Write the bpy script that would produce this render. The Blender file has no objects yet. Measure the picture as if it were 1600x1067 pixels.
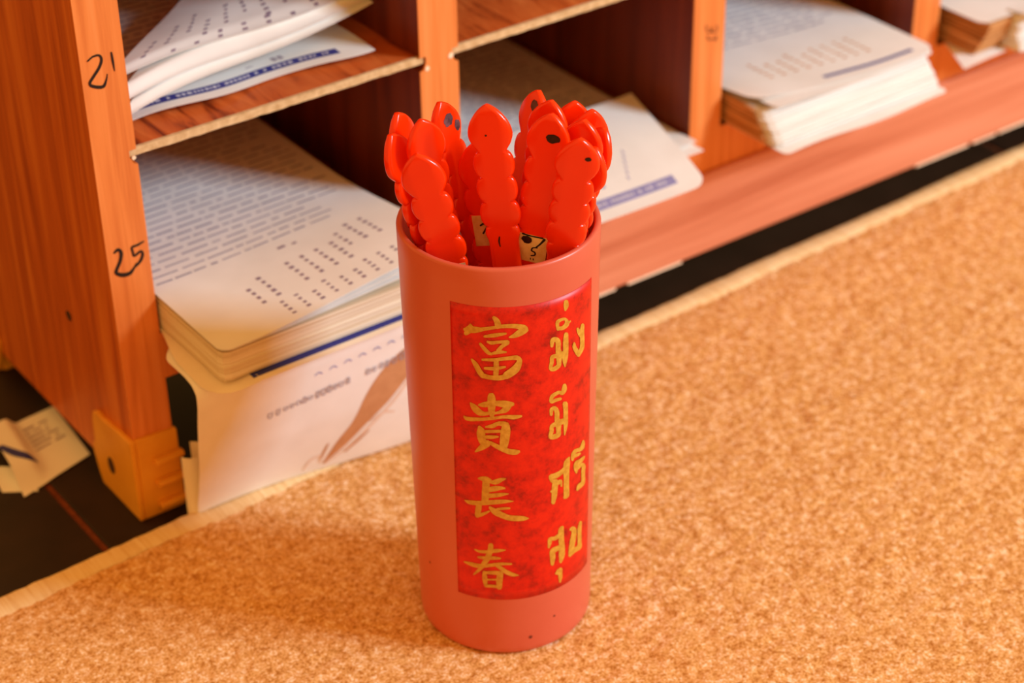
import bpy, bmesh, math, random
import numpy as np
from mathutils import Vector, Matrix
random.seed(7)
rng = np.random.default_rng(7)
D = bpy.data
COL = bpy.context.scene.collection
SC = bpy.context.scene

# ------------------------------------------------------------------ camera
W, Hh = 1600, 1067
F, PITCH, ROLL, CH, PSI = 3170.37, 0.576342, -0.0156305, 0.582448, 0.9455915
HD = Vector((math.cos(PSI), math.sin(PSI), 0)); RT = Vector((math.sin(PSI), -math.cos(PSI), 0)); UP = Vector((0, 0, 1))
FW = HD*math.cos(PITCH) - UP*math.sin(PITCH); U0 = HD*math.sin(PITCH) + UP*math.cos(PITCH)
CR = RT*math.cos(ROLL) + U0*math.sin(ROLL); CU = -RT*math.sin(ROLL) + U0*math.cos(ROLL)
CPOS = Vector((0, 0, CH))
cam_d = D.cameras.new('camera'); cam = D.objects.new('camera', cam_d); COL.objects.link(cam)
cam_d.sensor_fit = 'HORIZONTAL'; cam_d.sensor_width = 36; cam_d.lens = F*36/1600
cam_d.clip_start = 0.02; cam_d.clip_end = 50
m = Matrix.Identity(4)
for i in range(3):
    m[i][0] = CR[i]; m[i][1] = CU[i]; m[i][2] = -FW[i]; m[i][3] = CPOS[i]
cam.matrix_world = m
cam_d.dof.use_dof = True; cam_d.dof.focus_distance = 0.775; cam_d.dof.aperture_fstop = 8.5
SC.camera = cam

# ------------------------------------------------------------------ light
world = D.worlds.new('world'); SC.world = world; world.use_nodes = True
bg = world.node_tree.nodes['Background']
bg.inputs['Color'].default_value = (1.0, 0.475, 0.115, 1); bg.inputs['Strength'].default_value = 0.95
def area(name, src_dir, elev, dist, sx, sy, power, col, target=(0.40, 0.62, 0.10)):
    l = D.lights.new(name, 'AREA'); l.shape = 'RECTANGLE'; l.size = sx; l.size_y = sy; l.energy = power; l.color = col
    o = D.objects.new(name, l); COL.objects.link(o)
    d = Vector((src_dir[0], src_dir[1], 0)).normalized()*math.cos(elev) + Vector((0, 0, math.sin(elev)))
    o.location = Vector(target) + d*dist
    o.rotation_euler = (-d).to_track_quat('-Z', 'Y').to_euler()
    return o
area('window_daylight', (0.67, -0.74), math.radians(29), 2.4, 0.52, 0.46, 57, (0.66, 0.86, 1.0))
SC.view_settings.view_transform = 'Standard'; SC.view_settings.look = 'None'
SC.view_settings.gamma = 1.0; SC.view_settings.use_curve_mapping = False
SC.view_settings.exposure = 0.0

# ------------------------------------------------------------------ pixel helpers (1600x1067 frame)
def ray(x, y):
    return (FW + CR*((x - W/2)/F) - CU*((y - Hh/2)/F)).normalized()
def on_y(x, y, Y):
    d = ray(x, y); return CPOS + d*((Y - CPOS.y)/d.y)
def on_z(x, y, z):
    d = ray(x, y); return CPOS + d*((z - CPOS.z)/d.z)

# ------------------------------------------------------------------ mesh helpers (all coordinates are world metres)
def tag(o, label=None, cat=None, group=None, kind=None):
    if label: o['label'] = label
    if cat: o['category'] = cat
    if group: o['group'] = group
    if kind: o['kind'] = kind
    return o
def empty(name, loc, label=None, cat=None, group=None, kind=None):
    o = D.objects.new(name, None); o.empty_display_size = 0.01; COL.objects.link(o); o.location = loc
    o['base'] = tuple(loc)
    return tag(o, label, cat, group, kind)
def base_of(p):
    b = Vector((0, 0, 0))
    while p is not None:
        b = b + Vector(p.location); p = p.parent
    return b
def obj(name, verts, faces, mat, parent=None, smooth=False, sharp=None, origin=None):
    me = D.meshes.new(name)
    if parent is not None: b = base_of(parent)
    else: b = Vector(origin) if origin is not None else Vector((0, 0, 0))
    me.from_pydata([tuple(Vector(v) - b) for v in verts], [], faces)
    me.validate()
    bm = bmesh.new(); bm.from_mesh(me); bmesh.ops.recalc_face_normals(bm, faces=bm.faces); bm.to_mesh(me); bm.free()
    if smooth:
        me.polygons.foreach_set('use_smooth', [True]*len(me.polygons))
        if sharp: me.set_sharp_from_angle(angle=math.radians(sharp))
    me.materials.append(mat)
    o = D.objects.new(name, me); COL.objects.link(o)
    if parent is not None: o.parent = parent
    elif origin is not None: o.location = b
    return o
class MB:
    def __init__(s): s.v = []; s.f = []
    def add(s, v, f):
        n = len(s.v); s.v += list(v); s.f += [tuple(i + n for i in q) for q in f]
    def box(s, x0, x1, y0, y1, z0, z1, b=0.0):
        if b <= 0:
            v = [(x, y, z) for z in (z0, z1) for y in (y0, y1) for x in (x0, x1)]
            s.add(v, [(0, 1, 3, 2), (4, 6, 7, 5), (0, 4, 5, 1), (2, 3, 7, 6), (0, 2, 6, 4), (1, 5, 7, 3)]); return
        bm = bmesh.new(); bmesh.ops.create_cube(bm, size=1)
        for q in bm.verts: q.co = Vector(((x0+x1)/2 + q.co.x*(x1-x0), (y0+y1)/2 + q.co.y*(y1-y0), (z0+z1)/2 + q.co.z*(z1-z0)))
        bmesh.ops.bevel(bm, geom=list(bm.edges), offset=b, segments=2, affect='EDGES', profile=0.5)
        bm.verts.index_update()
        s.add([tuple(q.co) for q in bm.verts], [tuple(q.index for q in fc.verts) for fc in bm.faces]); bm.free()
    def prism_y(s, pts, y0, y1):
        n = len(pts)
        s.add([(x, y0, z) for x, z in pts] + [(x, y1, z) for x, z in pts],
              [tuple(range(n)), tuple(range(2*n-1, n-1, -1))] + [(i, (i+1) % n, n + (i+1) % n, n + i) for i in range(n)])
    def prism_x(s, pts, x0, x1):
        n = len(pts)
        s.add([(x0, y, z) for y, z in pts] + [(x1, y, z) for y, z in pts],
              [tuple(range(n)), tuple(range(2*n-1, n-1, -1))] + [(i, (i+1) % n, n + (i+1) % n, n + i) for i in range(n)])
    def lathe(s, prof, c, n=96):
        k = len(prof)
        for j in range(n):
            a = 2*math.pi*j/n
            for r, z in prof: s.v.append((c[0] + r*math.cos(a), c[1] + r*math.sin(a), c[2] + z))
        for j in range(n):
            for i in range(k-1):
                a = j*k + i; b = ((j+1) % n)*k + i
                s.f.append((a, b, b+1, a+1))
    def out(s, name, mat, parent=None, **k): return obj(name, s.v, s.f, mat, parent, **k)

# ------------------------------------------------------------------ materials
def lin(r, g, b):
    f = lambda c: (c/255/12.92) if c/255 <= 0.04045 else ((c/255 + 0.055)/1.055)**2.4
    return (f(r), f(g), f(b), 1)
def base_mat(name, rough=0.5, spec=0.5):
    mt = D.materials.new(name); mt.use_nodes = True
    b = mt.node_tree.nodes['Principled BSDF']; b.inputs['Roughness'].default_value = rough
    b.inputs['Specular IOR Level'].default_value = spec
    return mt, mt.node_tree, b
def node(nt, t, **k):
    n = nt.nodes.new(t)
    for a, v in k.items():
        if hasattr(n, a): setattr(n, a, v)
        else: n.inputs[a].default_value = v
    return n
def ramp(nt, stops):
    r = nt.nodes.new('ShaderNodeValToRGB'); e = r.color_ramp.elements
    e[0].position, e[0].color = stops[0]; e[1].position, e[1].color = stops[-1]
    for pos, c in stops[1:-1]:
        q = e.new(pos); q.color = c
    return r
def noisy(name, stops, scale=(1, 1, 1), nscale=100, detail=4, rough=0.5, spec=0.5, bump=0.0, bdist=0.0005, distortion=0.0, nrough=0.55):
    mt, nt, b = base_mat(name, rough, spec)
    tc = node(nt, 'ShaderNodeTexCoord'); mp = node(nt, 'ShaderNodeMapping'); mp.inputs['Scale'].default_value = scale
    nt.links.new(tc.outputs['Object'], mp.inputs['Vector'])
    nz = node(nt, 'ShaderNodeTexNoise'); nz.inputs['Scale'].default_value = nscale; nz.inputs['Detail'].default_value = detail
    nz.inputs['Distortion'].default_value = distortion; nz.inputs['Roughness'].default_value = nrough
    nt.links.new(mp.outputs[0], nz.inputs['Vector'])
    r = ramp(nt, stops); nt.links.new(nz.outputs['Fac'], r.inputs[0]); nt.links.new(r.outputs[0], b.inputs['Base Color'])
    if bump:
        bp = node(nt, 'ShaderNodeBump'); bp.inputs['Strength'].default_value = bump; bp.inputs['Distance'].default_value = bdist
        nt.links.new(nz.outputs['Fac'], bp.inputs['Height']); nt.links.new(bp.outputs[0], b.inputs['Normal'])
    return mt
def flat(name, col, rough=0.6, spec=0.4):
    mt, nt, b = base_mat(name, rough, spec)
    tc = node(nt, 'ShaderNodeTexCoord'); nz = node(nt, 'ShaderNodeTexNoise'); nz.inputs['Scale'].default_value = 220
    nt.links.new(tc.outputs['Object'], nz.inputs['Vector'])
    c2 = tuple(min(1, c*1.06) for c in col[:3]) + (1,); c1 = tuple(c*0.92 for c in col[:3]) + (1,)
    r = ramp(nt, [(0.3, c1), (0.7, c2)]); nt.links.new(nz.outputs['Fac'], r.inputs[0]); nt.links.new(r.outputs[0], b.inputs['Base Color'])
    return mt
M = {}
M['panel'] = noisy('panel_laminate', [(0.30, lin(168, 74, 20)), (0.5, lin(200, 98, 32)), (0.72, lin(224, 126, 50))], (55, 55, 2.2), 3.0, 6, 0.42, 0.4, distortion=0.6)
M['divider'] = noisy('divider_laminate', [(0.30, lin(98, 36, 14)), (0.5, lin(120, 48, 20)), (0.72, lin(140, 62, 28))], (30, 30, 2.2), 3.0, 6, 0.42, 0.4, distortion=0.6)  # dark laminate; part of the darkness is bay shade put into the colour
M['edge'] = noisy('edge_band_laminate', [(0.30, lin(206, 110, 50)), (0.5, lin(228, 134, 66)), (0.72, lin(240, 150, 84))], (60, 60, 2.5), 3.0, 5, 0.45, 0.35, distortion=0.4)
M['shelf'] = noisy('shelf_veneer', [(0.32, lin(120, 44, 14)), (0.46, lin(196, 92, 36)), (0.72, lin(222, 122, 58))], (26, 4.5, 26), 3.2, 6, 0.45, 0.35, distortion=1.4)
M['apron'] = noisy('apron_laminate', [(0.30, lin(190, 104, 72)), (0.5, lin(212, 128, 94)), (0.72, lin(226, 146, 112))], (1.6, 40, 40), 3.0, 5, 0.38, 0.45, distortion=0.5)
M['raw'] = noisy('raw_board_core', [(0.3, lin(196, 160, 112)), (0.7, lin(226, 196, 150))], (1, 1, 1), 300, 4, 0.8, 0.2, 0.4)
M['pale_chip'] = flat('pale_chipped_core', lin(250, 226, 196), 0.8, 0.2)
M['foot'] = noisy('foot_plastic', [(0.3, lin(226, 150, 34)), (0.7, lin(238, 166, 48))], (1, 1, 1), 60, 3, 0.45, 0.4)
M['foot_hole'] = flat('foot_hole_dark', lin(70, 36, 14), 0.7)
M['tile'] = noisy('dark_tile', [(0.3, lin(30, 17, 10)), (0.7, lin(44, 27, 18))], (1, 1, 1), 40, 5, 0.5, 0.25)
M['grout'] = noisy('red_grout', [(0.3, lin(96, 46, 20)), (0.7, lin(130, 66, 30))], (1, 1, 1), 300, 4, 0.9, 0.2)
M['paper'] = noisy('white_paper', [(0.3, lin(240, 236, 230)), (0.7, lin(250, 247, 242))], (1, 1, 1), 30, 3, 0.6, 0.3)
M['cream'] = noisy('cream_paper', [(0.3, lin(238, 222, 198)), (0.7, lin(248, 234, 212))], (1, 1, 1), 30, 3, 0.65, 0.3)
M['page_edge'] = noisy('page_edges', [(0.30, lin(196, 168, 132)), (0.52, lin(232, 216, 190)), (0.7, lin(246, 238, 226))], (2, 2, 500), 4, 3, 0.8, 0.2)
M['page_white'] = noisy('white_page_edges', [(0.30, lin(196, 192, 188)), (0.5, lin(236, 233, 228)), (0.7, lin(246, 244, 240))], (3, 3, 420), 4, 3, 0.8, 0.2)
M['brown_pages'] = noisy('brown_page_edges', [(0.30, lin(150, 92, 46)), (0.55, lin(204, 146, 90)), (0.75, lin(222, 172, 118))], (6, 6, 300), 4, 3, 0.8, 0.2)
M['ink_grey'] = flat('grey_print_ink', lin(168, 162, 176), 0.7, 0.2)
M['ink_violet'] = flat('violet_print_ink', lin(150, 128, 146), 0.7, 0.2)
M['navy'] = flat('navy_print_band', lin(58, 60, 140), 0.6, 0.3)
M['navy_pale'] = flat('pale_navy_print_band', lin(150, 148, 196), 0.6, 0.3)
M['band_text'] = flat('band_text_white', lin(214, 212, 226), 0.6, 0.3)
M['pen_brown'] = noisy('pen_print_brown', [(0.3, lin(196, 138, 92)), (0.7, lin(214, 158, 112))], (1, 1, 1), 90, 3, 0.6, 0.3)
M['pen_pale'] = flat('pen_print_pale', lin(240, 214, 194), 0.6, 0.3)
M['ink_black'] = flat('marker_ink', lin(38, 22, 16), 0.6, 0.3)
M['ink_faint'] = flat('faded_marker_ink', lin(150, 84, 44), 0.6, 0.3)
M['gold'] = noisy('gold_print', [(0.3, lin(192, 132, 30)), (0.7, lin(220, 168, 60))], (1, 1, 1), 500, 4, 0.45, 0.5)
M['tag'] = noisy('number_tag_paper', [(0.35, lin(222, 176, 112)), (0.7, lin(250, 224, 172))], (1, 1, 1), 160, 4, 0.6, 0.3)
M['blot'] = noisy('black_ink_dot', [(0.3, lin(34, 12, 10)), (0.7, lin(62, 22, 18))], (1, 1, 1), 500, 4, 0.5, 0.3)
M['speck'] = flat('brown_speck', lin(120, 48, 34), 0.6)
M['smudge'] = noisy('grey_ink_smudge', [(0.3, lin(62, 40, 44)), (0.7, lin(128, 84, 88))], (1, 1, 1), 300, 4, 0.5, 0.3)
def plastic(name, c1, c2, rough, sss, nscale=25):
    mt = noisy(name, [(0.3, c1), (0.7, c2)], (1, 1, 1), nscale, 4, rough, 0.5)
    b = mt.node_tree.nodes['Principled BSDF']
    b.inputs['Subsurface Weight'].default_value = sss; b.inputs['Subsurface Radius'].default_value = (1.0, 0.25, 0.12); b.inputs['Subsurface Scale'].default_value = 0.004
    return mt
M['cup'] = plastic('salmon_plastic', lin(208, 94, 70), lin(214, 101, 77), 0.36, 0.0)
M['stick'] = plastic('red_plastic', lin(246, 46, 0), lin(252, 56, 2), 0.22, 0.06)
M['label'] = noisy('red_label_paper', [(0.30, lin(138, 8, 4)), (0.46, lin(206, 20, 6)), (0.60, lin(226, 32, 8)), (0.78, lin(196, 17, 8))], (1, 1, 1), 130, 8, 0.40, 0.4, nrough=0.7)
# carpet: mottled needle felt
def carpet_mat():
    mt, nt, b = base_mat('tan_carpet_felt', 0.95, 0.15)
    tc = node(nt, 'ShaderNodeTexCoord')
    n1 = node(nt, 'ShaderNodeTexNoise'); n1.inputs['Scale'].default_value = 330; n1.inputs['Detail'].default_value = 3; n1.inputs['Roughness'].default_value = 0.6
    n2 = node(nt, 'ShaderNodeTexNoise'); n2.inputs['Scale'].default_value = 850; n2.inputs['Detail'].default_value = 2
    nt.links.new(tc.outputs['Object'], n1.inputs['Vector']); nt.links.new(tc.outputs['Object'], n2.inputs['Vector'])
    r = ramp(nt, [(0.38, lin(182, 116, 48)), (0.47, lin(218, 158, 88)), (0.54, lin(232, 176, 112)), (0.64, lin(252, 222, 186))])
    mx = node(nt, 'ShaderNodeMath', operation='MULTIPLY_ADD'); mx.inputs[1].default_value = 0.5
    nt.links.new(n2.outputs['Fac'], mx.inputs[0])
    sc = node(nt, 'ShaderNodeMath', operation='MULTIPLY'); sc.inputs[1].default_value = 0.5
    nt.links.new(n1.outputs['Fac'], sc.inputs[0]); nt.links.new(sc.outputs[0], mx.inputs[2])
    nt.links.new(mx.outputs[0], r.inputs[0]); nt.links.new(r.outputs[0], b.inputs['Base Color'])
    bp = node(nt, 'ShaderNodeBump'); bp.inputs['Strength'].default_value = 0.6; bp.inputs['Distance'].default_value = 0.0006
    nt.links.new(mx.outputs[0], bp.inputs['Height']); nt.links.new(bp.outputs[0], b.inputs['Normal'])
    return mt
M['carpet'] = carpet_mat()
M['binding'] = noisy('carpet_edge_tape', [(0.3, lin(226, 184, 124)), (0.5, lin(240, 206, 150)), (0.72, lin(246, 218, 170))], (220, 12, 40), 3.0, 4, 0.85, 0.2, 0.5, 0.0006)

# ================================================================== floor
FZ = -0.005
fl = empty('floor', (0.5, 0.7, FZ), kind='structure', label='dark tiled floor under the carpet and cabinet')
g = MB(); g.box(-0.6, 1.9, -0.1, 1.9, FZ - 0.02, FZ - 0.0012); g.out('grout_bed', M['grout'], fl)
TS = 0.62; J = 0.0016
for ix in range(-1, 3):
    for iy in range(0, 3):
        x0 = 0.2765 + TS*(ix-1) + J; x1 = 0.2765 + TS*ix - J; y0 = -0.30 + TS*iy + J; y1 = -0.30 + TS*(iy+1) - J
        t = MB(); t.box(x0, x1, y0, y1, FZ - 0.010, FZ, 0.0008); t.out('tile', M['tile'], fl)

# ================================================================== carpet
ED = Vector((0.9065 - 0.2212, 0.7146 - 0.6975, 0)); ED.normalize(); EN = Vector((ED.y, -ED.x, 0))   # EN points to the camera side
E0 = Vector((0.2212, 0.6975, 0))
carpet = empty('carpet', (0.55, 0.55, FZ), 'flat tan orange mottled felt carpet under the cup, pale taped far edge', 'carpet')
def carpet_grid():
    du = 0.0016; us = np.arange(-0.24, 1.12, du); vs = np.concatenate([np.arange(0.0118, 0.40, du), np.arange(0.404, 0.75, 0.02)])
    nu, nv = len(us), len(vs)
    def smooth(a, k):
        for _ in range(k):
            a = (a + np.roll(a, 1, 0) + np.roll(a, -1, 0) + np.roll(a, 1, 1) + np.roll(a, -1, 1))/5
        return a/a.std()
    h = 0.00028*smooth(rng.normal(size=(nu, nv)), 1) + 0.00022*smooth(rng.normal(size=(nu, nv)), 8)
    h = np.clip(h, -0.0012, 0.0010) - 0.0006
    UU, VV = np.meshgrid(us, vs, indexing='ij')
    base = np.array([0.55, 0.55, FZ])
    P = np.stack([E0.x + ED.x*UU + EN.x*VV, E0.y + ED.y*UU + EN.y*VV, h], -1).reshape(-1, 3) - base
    idx = np.arange(nu*nv).reshape(nu, nv)
    q = np.stack([idx[:-1, :-1], idx[:-1, 1:], idx[1:, 1:], idx[1:, :-1]], -1).reshape(-1)
    me = D.meshes.new('pile'); me.vertices.add(nu*nv); me.vertices.foreach_set('co', P.reshape(-1).astype(np.float32))
    n = len(q)//4
    me.loops.add(4*n); me.loops.foreach_set('vertex_index', q.astype(np.int32))
    me.polygons.add(n); me.polygons.foreach_set('loop_start', np.arange(0, 4*n, 4, dtype=np.int32))
    me.polygons.foreach_set('use_smooth', np.ones(n, dtype=bool))
    me.update(); me.validate(); me.flip_normals() if me.polygons[0].normal.z < 0 else None
    me.materials.append(M['carpet']); o = D.objects.new('pile', me); COL.objects.link(o); o.parent = carpet
    tag(o, kind='stuff')
carpet_grid()
# base slab and taped edge
def edge_pt(u, v, z): q = E0 + ED*u + EN*v; return (q.x, q.y, z)
mb = MB(); c = [edge_pt(u, v, z) for z in (FZ, -0.0022) for u, v in ((-0.24, 0.0005), (1.12, 0.0005), (1.12, 0.75), (-0.24, 0.75))]
mb.add(c, [(0, 3, 2, 1), (4, 5, 6, 7), (0, 1, 5, 4), (1, 2, 6, 5), (2, 3, 7, 6), (3, 0, 4, 7)]); mb.out('backing', M['carpet'], carpet)
mb = MB(); n = 340; prof = [(-0.0008, FZ), (-0.0010, -0.0024), (-0.0004, -0.0008), (0.0012, 0.0000), (0.0060, 0.0003), (0.0112, 0.0001), (0.0124, -0.0012)]
for i in range(n+1):
    u = -0.24 + 1.36*i/n; w1 = 0.0005*math.sin(u*37) + random.uniform(-0.0003, 0.0003); w2 = 0.0007*math.sin(u*61+1) + random.uniform(-0.0004, 0.0004)
    for k, (v, z) in enumerate(prof):
        mb.v.append(edge_pt(u, v + (w1 if k < 4 else w2), z + (random.uniform(-0.0002, 0.0002) if k > 1 else 0)))
k = len(prof)
for i in range(n):
    for j in range(k-1): mb.f.append((i*k+j, (i+1)*k+j, (i+1)*k+j+1, i*k+j+1))
mb.out('edge_tape', M['binding'], carpet, smooth=True)

# ================================================================== cabinet
YF, YB = 0.7160, 0.9100
ZBT, ZBB = 0.0900, 0.0660           # bottom board
ZS = 0.1834                          # shelf top
TOP = 0.372
cab = empty('pigeonhole_cabinet', (0.70, 0.81, FZ), 'orange-brown laminate pigeonhole cabinet with numbered posts and thin shelves', 'cabinet')
PX = [(0.3015, 0.3215), (0.4670, 0.4885), (0.6340, 0.6550), (0.7975, 0.8180), (0.9620, 0.9830), (1.1270, 1.1480)]
def outline(x0, x1, z0, z1, left, right):
    nd, nh = 0.0034, 0.0058
    pts = [(x0, z0), (x1, z0)]
    if right:
        for zs in (ZS, ZS + 0.0945): pts += [(x1, zs-0.0040-nh*0.55), (x1-nd*0.55, zs-0.0040-nh*0.42), (x1-nd, zs-0.0034), (x1-nd, zs), (x1, zs)]
    pts += [(x1, z1), (x0, z1)]
    if left:
        for zs in (ZS + 0.0945, ZS): pts += [(x0, zs), (x0+nd, zs), (x0+nd, zs-0.0034), (x0+nd*0.55, zs-0.0040-nh*0.42), (x0, zs-0.0040-nh*0.55)]
    return pts
posts = []
for i, (x0, x1) in enumerate(PX):
    end = i in (0, 5); z0 = 0.0070 if end else ZBT
    pts = outline(x0, x1, z0, TOP, i > 0, i < 5)
    mb = MB(); mb.prism_y(pts, YF + 0.0007, YB)
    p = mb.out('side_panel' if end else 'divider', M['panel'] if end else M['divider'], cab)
    mb = MB(); mb.prism_y(pts, YF, YF + 0.0007)
    e = mb.out('edge_band', M['edge'], p); posts.append(p)
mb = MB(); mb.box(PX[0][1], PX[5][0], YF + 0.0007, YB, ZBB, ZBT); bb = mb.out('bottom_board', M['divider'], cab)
mb = MB(); mb.box(PX[0][1], PX[5][0], YF, YF + 0.0007, ZBB, ZBT); mb.out('edge_band', M['edge'], bb)
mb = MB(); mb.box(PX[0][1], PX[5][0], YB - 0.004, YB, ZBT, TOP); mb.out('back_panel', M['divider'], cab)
mb = MB(); mb.box(PX[0][0] - 0.005, PX[5][1] + 0.005, YF - 0.004, YB, TOP, TOP + 0.018, 0.001); mb.out('top_board', M['panel'], cab)
ap = MB(); ap.box(0.358, PX[5][0], YF - 0.0030, YF + 0.0130, 0.0172, ZBB - 0.0002, 0.0012); apo = ap.out('apron', M['apron'], cab)
# chipped pale lower edge of the apron
ck = MB(); x = 0.36
while x < 1.12:
    w = random.uniform(0.012, 0.05); h = random.uniform(0.0004, 0.0013)
    if random.random() < 0.35: ck.box(x, x + w, YF - 0.0033, YF + 0.004, 0.0166, 0.0172 + h)
    x += w + random.uniform(0.0, 0.012)
tag(ck.out('chipped_edge', M['pale_chip'], apo), kind='stuff')
for i in range(5):
    for zs in (ZS, ZS + 0.0945):
        xa, xb = PX[i][1] - 0.0030, PX[i+1][0] + 0.0030
        mb = MB(); mb.box(xa, xb, YF + 0.0030, YB - 0.005, zs - 0.0034, zs); s = mb.out('shelf', M['shelf'], cab)
        # saw-cut raw front edge, slightly ragged
        e = MB(); nn = 40
        for j in range(nn+1):
            xx = xa + (xb - xa)*j/nn; r = random.uniform(-0.0002, 0.0002)
            e.v += [(xx, YF + 0.0012 + random.uniform(0, .0002), zs + 0.00005), (xx, YF + 0.0012, zs - 0.0036 + r), (xx, YF + 0.0030, zs - 0.0036 + r), (xx, YF + 0.0030, zs + 0.00005)]
        for j in range(nn):
            for q in range(4): e.f.append((j*4+q, (j+1)*4+q, (j+1)*4+(q+1) % 4, j*4+(q+1) % 4))
        e.f += [(0, 1, 2, 3), (nn*4+3, nn*4+2, nn*4+1, nn*4)]
        e.out('raw_edge', M['raw'], s)
# pale chips at the shelf slots
def chip(px, py, s, par):
    c = on_y(px, py, YF); mb = MB(); n = 10; pts = []
    for k in range(n):
        a = 2*math.pi*k/n; r = s*random.uniform(0.75, 1.1); pts.append((c.x + r*math.cos(a), c.z + r*math.sin(a)))
    mb.prism_y(pts, YF - 0.0004, YF + 0.0003); mb.out('chip', M['pale_chip'], par)
chip(667, 107, 0.0013, posts[1]); chip(704, 86, 0.0016, posts[1]); chip(209, 246, 0.0011, posts[0])
# screw dimple on the side panel and a scratch
def on_x(x, y, X):
    d = ray(x, y); return CPOS + d*((X - CPOS.x)/d.x)
c = on_x(108, 493, 0.3015); mb = MB(); n = 14
mb.prism_x([(c.y + 0.0026*math.cos(2*math.pi*k/n), c.z + 0.0026*math.sin(2*math.pi*k/n)) for k in range(n)], 0.3011, 0.3016); mb.out('screw', M['foot_hole'], posts[0])
# plastic corner feet
def foot(yf, sgn, name='foot', hole_y=None):
    z0, z1 = FZ, 0.0400; x0, x1 = 0.2988, 0.3228; t = 0.0030; L = 0.045
    ys = lambda d: yf + sgn*d
    # side plate outline (y, z): rounded top corner at the inner end, notch low down
    op = [(0, z0), (L*0.86, z0), (L*0.94, 0.002), (L, 0.011), (L, 0.0155), (L*0.95, 0.017), (L*0.93, 0.019), (L*0.92, 0.030), (L*0.88, 0.0365), (L*0.78, 0.0385), (L*0.68, 0.0375), (L*0.3, z1-0.0006), (0, z1)]
    m1 = MB(); m1.prism_x([(ys(a), b) for a, b in op], x0, 0.3016)
    m1.prism_y([(0.3016, z0), (x1, z0), (x1, z1 - 0.0012), (0.3016, z1)], min(ys(0), ys(t)), max(ys(0), ys(t)))
    m1.box(0.3016, x1, min(ys(t), ys(L*0.9)), max(ys(t), ys(L*0.9)), z0, 0.0069)
    f = m1.out(name, M['foot'], cab)
    bv = f.modifiers.new('soft', 'BEVEL'); bv.width = 0.0007; bv.segments = 2; bv.limit_method = 'ANGLE'
    h = MB(); n = 18; cy, cz = ys(0.0255), 0.0130
    h.prism_x([(cy + 0.0034*math.cos(2*math.pi*k/n), cz + 0.0046*math.sin(2*math.pi*k/n)) for k in range(n)], x0 - 0.0002, x0 + 0.0008)
    h.out('hole', M['foot_hole'], f)
    if sgn > 0:
        for zc in (0.0262, 0.0138, 0.0012):
            r = MB(); r.box(0.3088, 0.3238, yf - 0.0038, yf + 0.0006, zc - 0.0016, zc + 0.0016, 0.0010); r.out('ridge', M['foot'], f)
    return f
foot(0.7135, 1); foot(0.9120, -1)

# ------------------------------------------------------------------ ink strokes
def ribbon(pts, proj, mb, off=0.0, sub=4):
    """pts: (x, y, half width) in some 2D frame; proj maps (x, y, off) to world."""
    P = []
    for i in range(len(pts)-1):
        p0 = pts[max(i-1, 0)]; p1 = pts[i]; p2 = pts[i+1]; p3 = pts[min(i+2, len(pts)-1)]
        for k in range(sub):
            t = k/sub
            P.append(tuple(0.5*((2*p1[j]) + (-p0[j]+p2[j])*t + (2*p0[j]-5*p1[j]+4*p2[j]-p3[j])*t*t + (-p0[j]+3*p1[j]-3*p2[j]+p3[j])*t**3) for j in range(3)))
    P.append(pts[-1])
    def tang(i):
        a = P[max(i-1, 0)]; b = P[min(i+1, len(P)-1)]; d = (b[0]-a[0], b[1]-a[1]); l = math.hypot(*d) or 1; return d[0]/l, d[1]/l
    rows = []
    tx, ty = tang(0); x, y, w = P[0]; rows.append((x - tx*w*0.75, y - ty*w*0.75, w*0.55, tx, ty))
    for i, (x, y, w) in enumerate(P):
        tx, ty = tang(i); rows.append((x, y, max(w, 1e-5), tx, ty))
    tx, ty = tang(len(P)-1); x, y, w = P[-1]; rows.append((x + tx*w*0.75, y + ty*w*0.75, w*0.55, tx, ty))
    v = []
    for x, y, w, tx, ty in rows:
        for s in (-1, 0, 1): v.append(proj(x - ty*w*s, y + tx*w*s, off))
    f = []
    for i in range(len(rows)-1):
        for j in range(2): f.append((i*3+j, (i+1)*3+j, (i+1)*3+j+1, i*3+j+1))
    mb.add(v, f)
def frame_px(ox, oy, s): return lambda pts: [(ox + x*s, oy + y*s, w*s) for x, y, w in pts]
def post_px(x, y, off):
    q = on_y(x, y, YF); return (q.x, YF - 0.0002 - off, q.z)
fr = frame_px(110, 60, 150/410)
mb = MB()
for k, s in enumerate([[(72,98,3),(95,78,4),(122,72,5),(132,92,6),(122,125,6),(100,160,6),(82,192,6),(98,205,7),(138,206,7),(152,180,4),(157,152,2)], [(174,60,4),(180,95,5),(188,138,2)]]):
    ribbon(fr(s), post_px, mb, k*0.00003)
mb.out('handwritten_number', M['ink_black'], posts[0])
mb = MB()
for k, s in enumerate([[(186,916,4),(203,902,7),(216,916,8),(212,950,7),(198,985,7),(196,1002,8),(222,1010,9),(252,1003,8),(268,985,5),(282,960,3)], [(312,866,3),(285,882,5),(262,892,5),(266,912,5),(272,928,5),(300,908,5),(308,922,6),(298,950,6),(276,975,4)]]):
    ribbon(fr(s), post_px, mb, k*0.00003)
mb.out('handwritten_number', M['ink_black'], posts[0])
fr = frame_px(960, 0, 0.4); mb = MB()
for k, s in enumerate([[(358,98,3),(360,122,3),(378,124,3),(378,106,3),(380,124,3),(400,122,3),(400,98,3)], [(362,138,3),(366,156,3),(384,150,3),(396,158,3),(399,138,3)]]):
    ribbon(fr(s), post_px, mb, k*0.00003)
mb.out('handwritten_number', M['ink_faint'], posts[2])

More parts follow.
